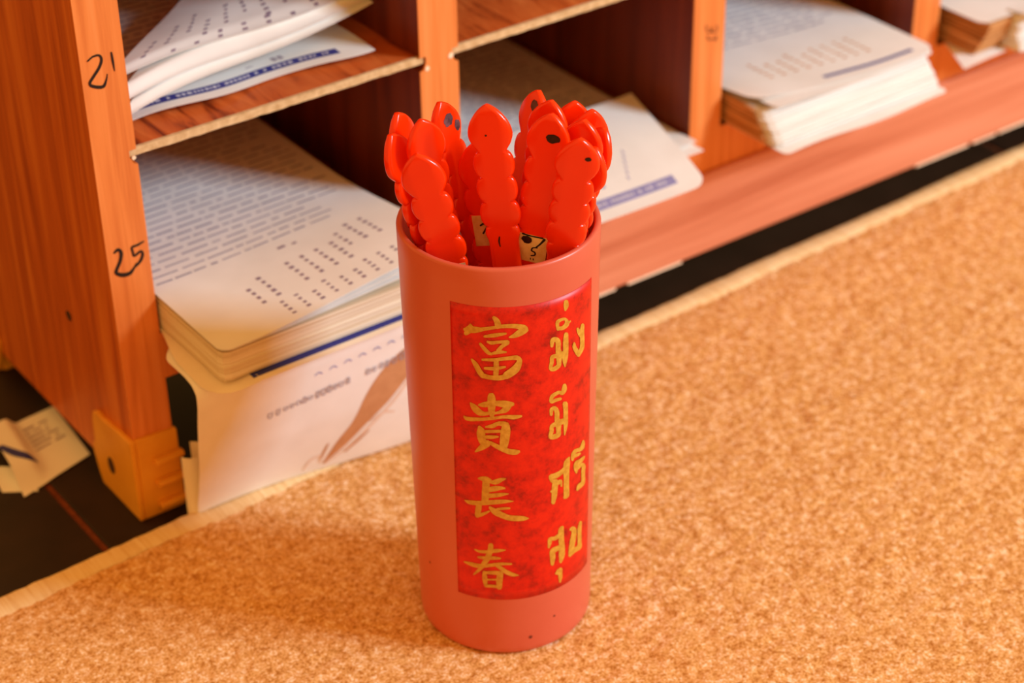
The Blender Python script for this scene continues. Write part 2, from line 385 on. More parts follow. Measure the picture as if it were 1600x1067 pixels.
# ================================================================== paper
def sheet(name, fn, w, d, mat, label=None, cat=None, group=None, parent=None, th=0.00022, nu=28, nv=40, corner=0.0, a0=0.0):
    """fn(a, b) -> world point of the printed side; a across, b from the front edge to the back. Rounded front corners."""
    def rc(a, b):
        if corner <= 0: return a, b
        # pull the corner points onto an arc
        for ca, sg in ((a0 + corner, -1), (a0 + w - corner, 1)):
            if b < corner and (a - ca)*sg > 0:
                lim = corner - math.sqrt(max(corner**2 - (a - ca)**2, 0)); t = b/corner
                return a, lim + (corner - lim)*t
        return a, b
    us = [a0 + w*i/nu for i in range(nu+1)]; vs = [d*(j/nv)**1.25 for j in range(nv+1)]
    if corner > 0: us = sorted(set(us + [a0 + corner*q for q in (0.02, 0.06, 0.14, 0.27, 0.45, 0.7, 1)] + [a0 + w - corner*q for q in (0.02, 0.06, 0.14, 0.27, 0.45, 0.7, 1)]))
    G = [[Vector(fn(*rc(a, b))) for b in vs] for a in us]
    n1, n2 = len(us), len(vs)
    v = []
    N = []
    for i in range(n1):
        for j in range(n2):
            da = G[min(i+1, n1-1)][j] - G[max(i-1, 0)][j]; db = G[i][min(j+1, n2-1)] - G[i][max(j-1, 0)]
            nn = da.cross(db); nn = nn.normalized() if nn.length > 1e-12 else Vector((0, 0, 1)); N.append(nn); v.append(G[i][j])
    v = v + [v[k] - N[k]*th for k in range(n1*n2)]
    K = n1*n2; f = []
    for i in range(n1-1):
        for j in range(n2-1):
            a = i*n2 + j; q = (a, a + n2, a + n2 + 1, a + 1); f.append(q); f.append(tuple(K + x for x in reversed(q)))
    rim = [i*n2 for i in range(n1)] + [(n1-1)*n2 + j for j in range(1, n2)] + [i*n2 + n2 - 1 for i in range(n1-2, -1, -1)] + [j for j in range(n2-2, 0, -1)]
    for k in range(len(rim)):
        a, b = rim[k], rim[(k+1) % len(rim)]; f.append((a, K + a, K + b, b))
    org = sum((G[i][j] for i, j in ((0, 0), (n1-1, 0), (0, n2-1), (n1-1, n2-1))), Vector())/4
    o = obj(name, v, f, mat, parent, smooth=True, sharp=50, origin=None if parent else org)
    return tag(o, label, cat, group)
def nrm(fn, a, b, e=0.0006):
    da = Vector(fn(a+e, b)) - Vector(fn(a-e, b)); db = Vector(fn(a, b+e)) - Vector(fn(a, b-e)); return da.cross(db).normalized()
def prints(name, fn, rects, mat, parent, off=0.00008, seg=0.006, label=None, stuff=True):
    mb = MB()
    for (a0, a1, b0, b1) in rects:
        n = max(1, int((a1-a0)/seg)); k = max(1, int(abs(b1-b0)/seg)); v = []; f = []
        for i in range(n+1):
            for j in range(k+1):
                a = a0 + (a1-a0)*i/n; b = b0 + (b1-b0)*j/k; v.append(Vector(fn(a, b)) + nrm(fn, a, b)*off)
        for i in range(n):
            for j in range(k): f.append((i*(k+1)+j, (i+1)*(k+1)+j, (i+1)*(k+1)+j+1, i*(k+1)+j+1))
        mb.add(v, f)
    o = mb.out(name, mat, parent); tag(o, label=label)
    if stuff: o['kind'] = 'stuff'
    return o
def poly_print(name, fn, strokes, mat, parent, off=0.0001):
    mb = MB()
    for k, s in enumerate(strokes): ribbon(s, lambda a, b, o: Vector(fn(a, b)) + nrm(fn, a, b)*(off + o), mb, k*0.00002, 5)
    return mb.out(name, mat, parent)
def text_rows(a0, a1, b0, b1, step, h, gap=0.25, seed=1, ind=0.0):
    r = random.Random(seed); R = []; b = b0
    while b < b1:
        a = a0 + r.uniform(0, ind); end = a1 - (r.uniform(0, 0.35*(a1-a0)) if r.random() < 0.25 else r.uniform(0, 0.01))
        while a < end:
            w = r.uniform(0.003, 0.014); R.append((a, min(a+w, end), b - h/2*r.uniform(0.7, 1.1), b + h/2*r.uniform(0.7, 1.2))); a += w + r.uniform(0.0008, 0.0034)
        b += step
    return R
def text_cols(cols, n, step, sw, sh, seed=2):
    r = random.Random(seed); R = []
    for (a, b) in cols:
        for k in range(n + r.choice((-1, 0, 0))):
            R.append((a - sw/2*r.uniform(0.6, 1.1), a + sw/2*r.uniform(0.6, 1.1), b + k*step - sh/2*r.uniform(.7, 1.1), b + k*step + sh/2*r.uniform(.7, 1.1)))
    return R
def dashes(a0, a1, b, h, seed=3):
    r = random.Random(seed); R = []; a = a0
    while a < a1:
        w = r.uniform(0.0008, 0.0022); R.append((a, a+w, b-h/2, b+h/2)); a += w + r.choice((0.0007, 0.0008, 0.0010, 0.003))
    return R
sm = lambda t: (lambda u: u*u*(3-2*u))(max(0, min(1, t)))
def block(name, x0, x1, y0, y1, z0, z1, n, mat, parent, slope=0.0, jit=0.0012, skew=0.0, corner=0.004):
    """a stack of thin page bundles with uneven edges; slope leans the front of the stack"""
    mb = MB(); t = (z1-z0)/n
    for i in range(n):
        a = z0 + t*i; q = i/(n-1 if n > 1 else 1)
        jy = random.uniform(-jit, jit); jx = random.uniform(-jit, jit)*0.5
        xs0, xs1, yf, yb = x0 + jx, x1 + jx, y0 + jy + slope*q, y1 + jy
        pts = [(xs0, yb), (xs0, yf + corner), (xs0 + corner*0.3, yf + corner*0.3), (xs0 + corner, yf), (xs1 - corner, yf), (xs1 - corner*.3, yf + corner*.3), (xs1, yf + corner), (xs1, yb)]
        pts = [(x + skew*(y - y0), y) for x, y in pts]
        k = len(pts)
        mb.add([(x, y, a) for x, y in pts] + [(x, y, a + t*0.96) for x, y in pts], [tuple(range(k)), tuple(range(2*k-1, k-1, -1))] + [(m_, (m_+1) % k, k + (m_+1) % k, k + m_) for m_ in range(k)])
    o = mb.out(name, mat, parent); o['kind'] = 'stuff'; return o

# ---- compartment 25: hanging brochure, banded sheet, pad, three loose top sheets
PZ = ZBT
prof3 = [(0.0730, PZ + 0.0004), (0.690, PZ + 0.0004)]
def hang(a, b):
    # b measured from the bottom edge on the carpet up and over the cabinet edge
    P = [(0.6962, 0.0008), (0.6905, 0.015), (0.6815, 0.037), (0.6735, 0.060), (0.6680, 0.078), (0.6672, 0.0855), (0.6705, 0.0895), (0.6780, 0.0909), (0.700, 0.0906), (0.760, 0.0905)]
    ln = [0]
    for i in range(1, len(P)): ln.append(ln[-1] + math.hypot(P[i][0]-P[i-1][0], P[i][1]-P[i-1][1]))
    i = 0
    while i < len(P)-2 and b > ln[i+1]: i += 1
    t = (b - ln[i])/(ln[i+1]-ln[i])
    y = P[i][0] + (P[i+1][0]-P[i][0])*t; z = P[i][1] + (P[i+1][1]-P[i][1])*t
    k = sm(1 - b/0.09)
    x = 0.3130 + a + 0.0065*k*(1 - a/0.125)
    x += 0.013*sm((y-0.692)/0.022)*(1 - a/0.125)
    y -= 0.085*k*a - 0.002*math.sin(a*40)*k
    return (x, y, z)
hs = sheet('brochure', hang, 0.124, 0.150, M['paper'], 'white brochure with brown pen picture hanging from shelf 25 down to the carpet', 'brochure', nv=60)
S = lambda *q: [(x/1000, y/1000, w/1000) for x, y, w in q]
poly_print('printed_pen', hang, [S((71, 8, 1.2), (78, 18, 3.6), (86, 29, 4.6), (95, 43, 8.0), (103, 54, 9.0), (111, 62, 8.0), (119, 68, 5.0)), S((69, 5, .8), (73, 10, 1.6), (79, 17, 2.4))], M['pen_brown'], hs)
poly_print('printed_pen_outline', hang, [S((70, 4, .6), (82, 13, .8), (94, 26, 1.0), (104, 37, 1.0), (114, 50, 1.3), (122, 60, 1.6)), S((92, 28, .6), (99, 31, .9), (105, 29, .5)), S((58, 4, .4), (61, 10, .7), (66, 12, .7), (67, 6, .5))], M['pen_pale'], hs, 0.00016)
poly_print('printed_pen_nib', hang, [S((67, 9, .5), (68.5, 15, .7), (70, 20, .4)), S((80, 9, .4), (86, 15, .9), (92, 21, .3))], M['pen_brown'], hs, 0.00022)
# one line of handwriting-like print
r_ = random.Random(5); sq = []
for (a0, a1) in ((0.036, 0.078), (0.088, 0.118)):
    a = a0
    while a < a1:
        h = r_.uniform(0.0012, 0.0024); b = 0.0585 + (a-0.036)*0.10
        w_ = r_.uniform(.0010, .0016); k_ = r_.choice((-1, 1)); sq.append([(a + w_, b - h*.6*k_, 0.00022), (a + .3*w_, b - h*.9*k_, 0.0003), (a, b, 0.0003), (a + .4*w_, b + h*k_, 0.0003), (a + 1.3*w_, b + h*.8*k_, 0.0003), (a + 1.6*w_, b - h*k_, 0.00025)]); a += 1.6*w_ + r_.uniform(0.0008, 0.0022)
poly_print('printed_line', hang, sq, M['ink_grey'], hs, 0.00014)
sq = []
for q in range(8):
    a = 0.060 + q*0.0078; b = 0.0745 + (a-0.06)*0.06; sq.append([(a, b, .0003), (a+.002, b+.0012, .0004), (a+.004, b-.0004, .0003)])
poly_print('printed_faint_line', hang, sq, M['navy_pale'], hs, 0.00014)

def banded(a, b):
    # sheet under the pad with a sagging rounded corner
    x = 0.3150 + a; y = 0.6535 + b
    z = PZ + 0.0017 - 0.0035*sm((0.024-a)/0.024)*sm((0.03-b)/0.03)
    return (x + 0.0078*sm((b-0.030)/0.040)*sm(1-a/0.06), y, z)
bs = sheet('banded_sheet', banded, 0.130, 0.200, M['cream'], 'cream sheet with navy band under the thick leaflet pad of shelf 25', 'sheet', corner=0.019)
prints('printed_band', banded, [(0.021, 0.128, 0.0034, 0.0078)], M['navy'], bs, stuff=False, label='navy band')

pad = empty('leaflet_pad', (0.385, 0.76, PZ + 0.0021), 'thick pad of leaflets with cream page edges in shelf 25', 'leaflet pad')
block('page_block', 0.3232, 0.4460, 0.6600, 0.860, PZ + 0.0022, PZ + 0.0172, 22, M['page_edge'], pad, jit=0.0005)
def top25(lift, dx, dy, zz):
    def fn(a, b):
        k = sm(a/0.125)
        z = PZ + zz + lift*(k**1.15)*sm(1 - b/0.11) + 0.0004
        return (0.3228 + dx + a, 0.6585 + dy + b + 0.002*k, z)
    return fn
f1 = top25(0.0030, 0.0006, 0.0012, 0.0176); f2 = top25(0.0062, 0.0002, 0.0006, 0.0182); f3 = top25(0.0100, 0.0, 0.0, 0.0190)
sheet('loose_leaflet', f1, 0.1235, 0.200, M['paper'], 'lowest of three loose leaflets lifting off the pad in shelf 25', 'leaflet', 'loose leaflets on the pad', corner=0.006)
sheet('loose_leaflet', f2, 0.1235, 0.200, M['paper'], 'middle of three loose leaflets lifting off the pad in shelf 25', 'leaflet', 'loose leaflets on the pad', corner=0.006)
t3 = sheet('loose_leaflet', f3, 0.1240, 0.200, M['paper'], 'topmost leaflet with dense text rows and word columns in shelf 25', 'leaflet', 'loose leaflets on the pad', corner=0.006)
prints('printed_rows', f3, [(a0, a1, b0, b1) for (a0, a1, b0, b1) in text_rows(0.004, 0.121, 0.066, 0.194, 0.0057, 0.0014, seed=11) if not (b0 < 0.085 and a0 > 0.09)], M['ink_grey'], t3)
cols = [(0.034 + 0.0082*k, 0.022 + 0.0006*k) for k in range(2)] + [(0.058 + 0.0080*k, 0.024) for k in range(4)] + [(0.088 + 0.0082*k, 0.034) for k in range(3)]
low = [(0.040 + 0.0074*k, 0.0055) for k in range(10)]
prints('printed_columns', f3, text_cols(cols, 5, 0.0044, 0.0024, 0.0024, 4) + text_cols(low, 4, 0.0036, 0.0022, 0.0018, 6) + [(0.062, 0.066, 0.0555, 0.0575), (0.069, 0.0715, 0.0545, 0.0560)], M['ink_violet'], t3)

# tan folded leaflet standing behind the brochure, beside the foot
def roll(a, b):
    th_ = -math.pi*0.9 + a/0.0075; r = 0.0068
    return (0.3240 + r*math.cos(th_), 0.7035 + r*math.sin(th_), FZ + 0.0004 + b)
sheet('folded_leaflet', roll, 0.030, 0.036, M['cream'], 'small curled cream paper standing between the plastic foot and the white brochure', 'leaflet', nu=24, nv=6)

# ---- compartment right of post 2: shaded text sheet and bright banded sheet on it
def lay2(a, b): return (0.4920 + a, 0.7000 + b, PZ + 0.0011 + 0.0009*math.sin(a*30))
l2 = sheet('text_sheet', lay2, 0.138, 0.180, M['paper'], 'flat text sheet in shade behind the red sticks, second bay', 'sheet')
prints('printed_rows', lay2, text_rows(0.006, 0.132, 0.066, 0.172, 0.0058, 0.0017, seed=21), M['ink_grey'], l2)
def top2(a, b):
    # bright sheet, right edge slanting, front drooping over the board
    k = sm((0.030-b)/0.030); x = 0.490 + a*(0.955 + 0.0*b) + 0.23*b*sm(a/0.10) - 0.006*sm((b-.03)/.05)*0
    y = 0.670 + b + 0.0008*math.sin(a*45)
    return (x, y, PZ + 0.0034 - 0.0012*k + 0.11*b)
t2 = sheet('bright_sheet', top2, 0.122, 0.086, M['paper'], 'bright white sheet with pale blue band overhanging the second bay', 'sheet', corner=0.009)
prints('printed_band', top2, [(0.012, 0.106, 0.0080, 0.0150)], M['navy_pale'], t2, stuff=False, label='pale blue band')
prints('printed_band_text', top2, dashes(0.018, 0.100, 0.0115, 0.0022, 8), M['band_text'], t2, off=0.00014)
prints('printed_marks', top2, [(0.082 + 0.0016*k, 0.0828 + 0.0016*k, 0.022 + 0.004*k, 0.025 + 0.004*k) for k in range(6)] + [(0.066, 0.068, 0.022, 0.024), (0.050, 0.052, 0.026, 0.028)], M['navy_pale'], t2)
def tab2(a, b): return (0.6165 + a, 0.7075 + b, PZ + 0.0010 + 0.0012*sm(1 - b/0.02))
sheet('paper_slip', tab2, 0.0150, 0.040, M['paper'], 'small white paper corner poking out beside the bright sheet at the post', 'paper slip', nu=6, nv=8)

# ---- compartment right of post 3: thick slanting stack
p3 = empty('leaflet_stack', (0.72, 0.76, PZ), 'thick stack of leaflets with bright white front edges beside post marked in faint pen', 'leaflet stack')
block('page_block', 0.6600, 0.7820, 0.6770, 0.860, PZ + 0.0012, PZ + 0.0175, 20, M['page_white'], p3, slope=0.0130, jit=0.0008, corner=0.005)
mb = MB()
for i in range(9):
    z = PZ + 0.0014 + i*0.0018; j = random.uniform(-0.0006, 0.0006)
    mb.box(0.6586 + j, 0.6606, 0.6850 + 0.0014*i + j, 0.855, z, z + 0.0016)
o = mb.out('brown_side', M['brown_pages'], p3); o['kind'] = 'stuff'  # brown left face on the white stack
def bot3(a, b): return (0.6600 + a, 0.6700 + b + 0.0012*math.sin(a*70), PZ + 0.0004 - 0.0 + 0.0002*math.sin(a*50))
sheet('bottom_sheet', bot3, 0.121, 0.17, M['paper'], 'loose white sheet at the bottom of the stack, right of the faintly marked post', 'sheet', corner=0.004)
def mid3(a, b): return (0.6640 + a, 0.6840 + b, PZ + 0.0186 + 0.0022*sm((0.05-a)/0.05)*sm((0.04-b)/0.04))
sheet('lifted_sheet', mid3, 0.117, 0.17, M['paper'], 'white sheet lifted at its corner just under the top sheet of the thick stack', 'sheet', corner=0.004)
def top3(a, b): return (0.6585 + a, 0.6935 + b - 0.030*sm(a/0.12)*0.35, PZ + 0.0196 + 0.0030*sm((0.04-a)/0.04)*sm((0.04-b)/0.04) + 0.0012*sm((a-.08)/.04))
t = sheet('top_sheet', top3, 0.124, 0.168, M['paper'], 'top sheet with faint text and thin navy band on the thick stack, third bay', 'sheet', corner=0.010)
prints('printed_band', top3, [(0.052, 0.112, 0.0065, 0.0092)], M['navy'], t, stuff=False, label='navy band')
prints('printed_rows', top3, text_rows(0.006, 0.116, 0.065, 0.160, 0.0058, 0.0016, seed=31), M['ink_grey'], t)
prints('printed_columns', top3, text_cols([(0.030 + 0.008*k, 0.022) for k in range(9)], 5, 0.0044, 0.0026, 0.0024, 9), M['pen_brown'], t)

# ---- compartment far right
p4 = empty('leaflet_stack', (0.88, 0.76, PZ), 'leaflet stack with brown shade-toned edges in the bay at the far right', 'leaflet stack')
block('page_block', 0.8460, 0.9480, 0.6780, 0.860, PZ + 0.0012, PZ + 0.0215, 15, M['page_white'], p4, slope=0.006, jit=0.0014, corner=0.004)
mb = MB()
for i in range(12):
    z = PZ + 0.0014 + i*0.0016; j = random.uniform(-0.0010, 0.0010)
    mb.box(0.8240 + j + 0.0003*i, 0.8456, 0.6925 - 0.0010*i*0.6 + j, 0.855, z, z + 0.0014)
o = mb.out('shaded_bundle', M['brown_pages'], p4); o['kind'] = 'stuff'  # brown colour includes the shadow on the bundle's front face
def top4(a, b): return (0.8230 + a, 0.6880 + b - 0.05*a*sm(1-b/.08), PZ + 0.0222 + 0.0008*math.sin(a*30))
sheet('top_sheet', top4, 0.124, 0.16, M['paper'], 'plain pale sheet on top of the far right stack', 'sheet', corner=0.006)
def fold4(a, b): return (0.8470 + a, 0.6720 + b, PZ + 0.0236 + 0.0016*sm(1-b/0.02) + 0.0004*math.sin(a*40))
sheet('folded_sheet', fold4, 0.104, 0.020, M['paper'], 'bright folded strip of paper along the front of the far right stack', 'sheet', nv=10)
def bot4(a, b): return (0.8080 + a + 0.55*b, 0.6850 + b + 0.05*a, PZ + 0.0005 + 0.0004*math.sin(a*60))
sheet('paper_slip', bot4, 0.036, 0.030, M['paper'], 'white slip poking out under the far right stack', 'paper slip', nu=10, nv=8)

# ---- compartment 21: wavy banded sheet, curled booklet
SZ = ZS
def a21(a, b):
    x = 0.3300 + a + 0.10*b*sm(a/0.12)*sm(1-b/.05); y = 0.7350 + b - 0.004*sm((a-0.09)/0.03) + 0.0030*math.sin((a-0.055)/0.035*math.pi)*sm(1-b/.06)
    z = SZ + 0.0012 + 0.0030*(0.5 + 0.5*math.cos((a-0.030)/0.040*math.pi))*sm(1 - b/0.08) + 0.0025*sm((a-0.085)/0.03)*sm((b-0.01)/0.05)
    return (x, y, z)
sa = sheet('wavy_sheet', a21, 0.122, 0.160, M['paper'], 'wavy white sheet with navy band lying on the shelf beside number 21', 'sheet')
prints('printed_band', a21, [(0.004, 0.1065, 0.0062, 0.0120)], M['navy'], sa, stuff=False, label='navy band')
prints('printed_band_text', a21, dashes(0.012, 0.102, 0.0091, 0.0021, 12), M['band_text'], sa, off=0.00014)
prints('printed_marks', a21, [(0.0795 + 0.003*(k % 2), 0.0818 + 0.003*(k % 2), 0.0150 + 0.0022*(k//2), 0.0166 + 0.0022*(k//2)) for k in range(4)] + [(0.066, 0.070, 0.0165, 0.0172)], M['ink_violet'], sa)
prints('printed_rows', a21, text_rows(0.006, 0.116, 0.060, 0.155, 0.0058, 0.0017, seed=41), M['ink_grey'], sa)
def curl(dz, dy, roll, top=0.0):
    FL, FR, BR, BL = Vector((0.3235, 0.7290)), Vector((0.4620, 0.7490)), Vector((0.4640, 0.850)), Vector((0.4010, 0.8010))
    def fn(a, b):
        u = a/0.136; v = max(0.0, b)/0.090; n = 1 - 0.55*u
        q = (FL*(1-u) + FR*u)*(1-v) + (BL*(1-u) + BR*u)*v
        zf = SZ + 0.0080 + 0.0100*u + dz*n
        prf = roll*sm(b/0.010) - 0.004*sm((b-0.02)/0.06)
        wob = 0.0010*math.sin(u*7 + 0.6)*sm(1-b/.04)
        yy = q.y + dy*n + 0.0035*math.sin(u*5.2)*sm(1 - b/0.03)
        return (q.x, yy, zf + prf + wob)
    return fn
c1 = curl(0.0120, 0.0120, 0.0016); c2 = curl(0.0048, 0.0040, 0.0046); c3 = curl(0.0, 0.0, 0.0034)
sheet('curled_sheet', c3, 0.136, 0.080, M['paper'], 'lowest curled white sheet, bright front lip, in the bay beside number 21', 'sheet', nu=40, nv=40)
sheet('curled_sheet', c2, 0.136, 0.084, M['paper'], 'middle curled sheet between text sheet and bright lip beside number 21', 'sheet', nu=40, nv=40)
u1 = sheet('curled_sheet', c1, 0.136, 0.086, M['paper'], 'upper curled sheet with rows of short word columns beside number 21', 'sheet', nu=40, nv=40)
prints('printed_columns', c1, text_cols([(0.016 + 0.0115*k, 0.0085 + 0.005*(k % 3)) for k in range(10)], 5, 0.0046, 0.0030, 0.0026, 14) + text_cols([(0.034 + 0.0125*k, 0.0030) for k in range(8)], 2, 0.0036, 0.0030, 0.0022, 15), M['ink_violet'], u1)

# ---- flyer on the floor under the cabinet side
FQ = [on_z(58, 764, FZ), on_z(141, 711, FZ), on_z(84, 636, FZ), on_z(0, 674, FZ)]
def fly(a, b):
    u, v = a/0.040, b/0.055
    q = (FQ[0]*(1-u) + FQ[1]*u)*(1-v) + (FQ[3]*(1-u) + FQ[2]*u)*v
    k = sm((0.42-u)/0.42)
    return (q.x + 0.002*k, q.y - 0.003*k*v, FZ + 0.0007 + 0.0075*k*k*sm(v/0.35))
fs = sheet('floor_flyer', fly, 0.052, 0.055, M['paper'], 'creased paper flyer with lifted edge on the dark floor under the cabinet side panel', 'flyer', nu=30, nv=30, a0=-0.012)
prints('printed_rows', fly, [q for q in text_rows(0.012, 0.037, 0.026, 0.050, 0.0040, 0.0014, seed=51) if q[1] < 0.039], M['ink_violet'], fs)
poly_print('printed_band', fly, [S((-11, 34, 2.0), (-5, 24, 2.6), (1, 17, 2.0), (6, 14, .6))], M['navy'], fs, 0.0002)
GQ = [on_z(4, 770, FZ), on_z(60, 768, FZ), on_z(48, 735, FZ), on_z(-20, 728, FZ)]
def fly2(a, b):
    u, v = a/0.030, b/0.022
    q = (GQ[0]*(1-u) + GQ[1]*u)*(1-v) + (GQ[3]*(1-u) + GQ[2]*u)*v
    return (q.x, q.y, FZ + 0.0004 + 0.0022*sm((u-0.1)/0.6)*sm((0.95-u)/0.3)*sm(v/0.5)*0.3)
sheet('floor_slip', fly2, 0.030, 0.022, M['paper'], 'small white paper tip under the lifted flyer on the dark floor', 'paper slip', nu=16, nv=10)

# ================================================================== cup
CX, CY, CHT = 0.39931, 0.56092, 0.19277
R0, R1 = 0.04*0.92482, 0.0400
CB = Vector((CX, CY, 0.0))
cup = empty('fortune_stick_cup', CB, 'tall salmon plastic cup with red gold-lettered label, holding red sticks', 'cup')
t_ = 0.0026
def rad(z): return R0 + (R1 - R0)*z/CHT
prof = [(0.0, 0.0), (R0*0.6, 0.0), (R0 - 0.0025, 0.0), (R0 - 0.0010, 0.0005), (R0 - 0.0002, 0.0016), (rad(0.004), 0.004)]
prof += [(rad(z), z) for z in np.linspace(0.012, CHT - 0.0012, 26)]
prof += [(R1 - 0.0003, CHT - 0.0004), (R1 - 0.0008, CHT), (R1 - t_ + 0.0006, CHT), (R1 - t_ + 0.0001, CHT - 0.0005)]
prof += [(rad(z) - t_, z) for z in np.linspace(CHT - 0.0015, 0.006, 16)] + [(R0*0.5, 0.004), (0.0, 0.004)]
mb = MB(); mb.lathe(prof, CB, 128); body = mb.out('cup_body', M['cup'], cup, smooth=True, sharp=60)
# ray with the cone of the cup wall
def on_cup(x, y, off=0.0):
    d = ray(x, y); o = CPOS - CB; k = (R1-R0)/CHT
    # (ox+t dx)^2+(oy+t dy)^2 = (R0+k(oz+t dz))^2
    A = d.x**2 + d.y**2 - (k*d.z)**2; r0 = R0 + k*o.z
    B = o.x*d.x + o.y*d.y - r0*k*d.z; Cc = o.x**2 + o.y**2 - r0**2
    disc = max(B*B - A*Cc, 0); t = (-B - math.sqrt(disc))/A
    q = o + d*t
    return math.atan2(q.y, q.x), q.z
def cup_pt(th, z, off): r = rad(z) + off; return CB + Vector((r*math.cos(th), r*math.sin(th), z))
def cup_px(x, y, off):
    th, z = on_cup(x, y); return cup_pt(th, z, off)
thL, zT = on_cup(703, 470); thL2, zB = on_cup(716, 924); thR, _ = on_cup(924, 433); thR2, _ = on_cup(917, 878)
zT2 = on_cup(924, 433)[1]; zB2 = on_cup(917, 878)[1]
mb = MB(); nu, nv = 40, 30
for i in range(nu+1):
    for j in range(nv+1):
        u, v = i/nu, j/nv
        th = (thL*(1-u) + thR*u)*(1-v) + (thL2*(1-u) + thR2*u)*v; z = (zT*(1-u) + zT2*u)*(1-v) + (zB*(1-u) + zB2*u)*v
        mb.v.append(cup_pt(th, z, 0.00012))
for i in range(nu):
    for j in range(nv): a = i*(nv+1)+j; mb.f.append((a, a+nv+1, a+nv+2, a+1))
label = mb.out('label', M['label'], cup, smooth=True); tag(label, label='red paper label with gold Chinese and Thai lettering')
so = label.modifiers.new('thick', 'SOLIDIFY'); so.thickness = 0.00012; so.offset = -1
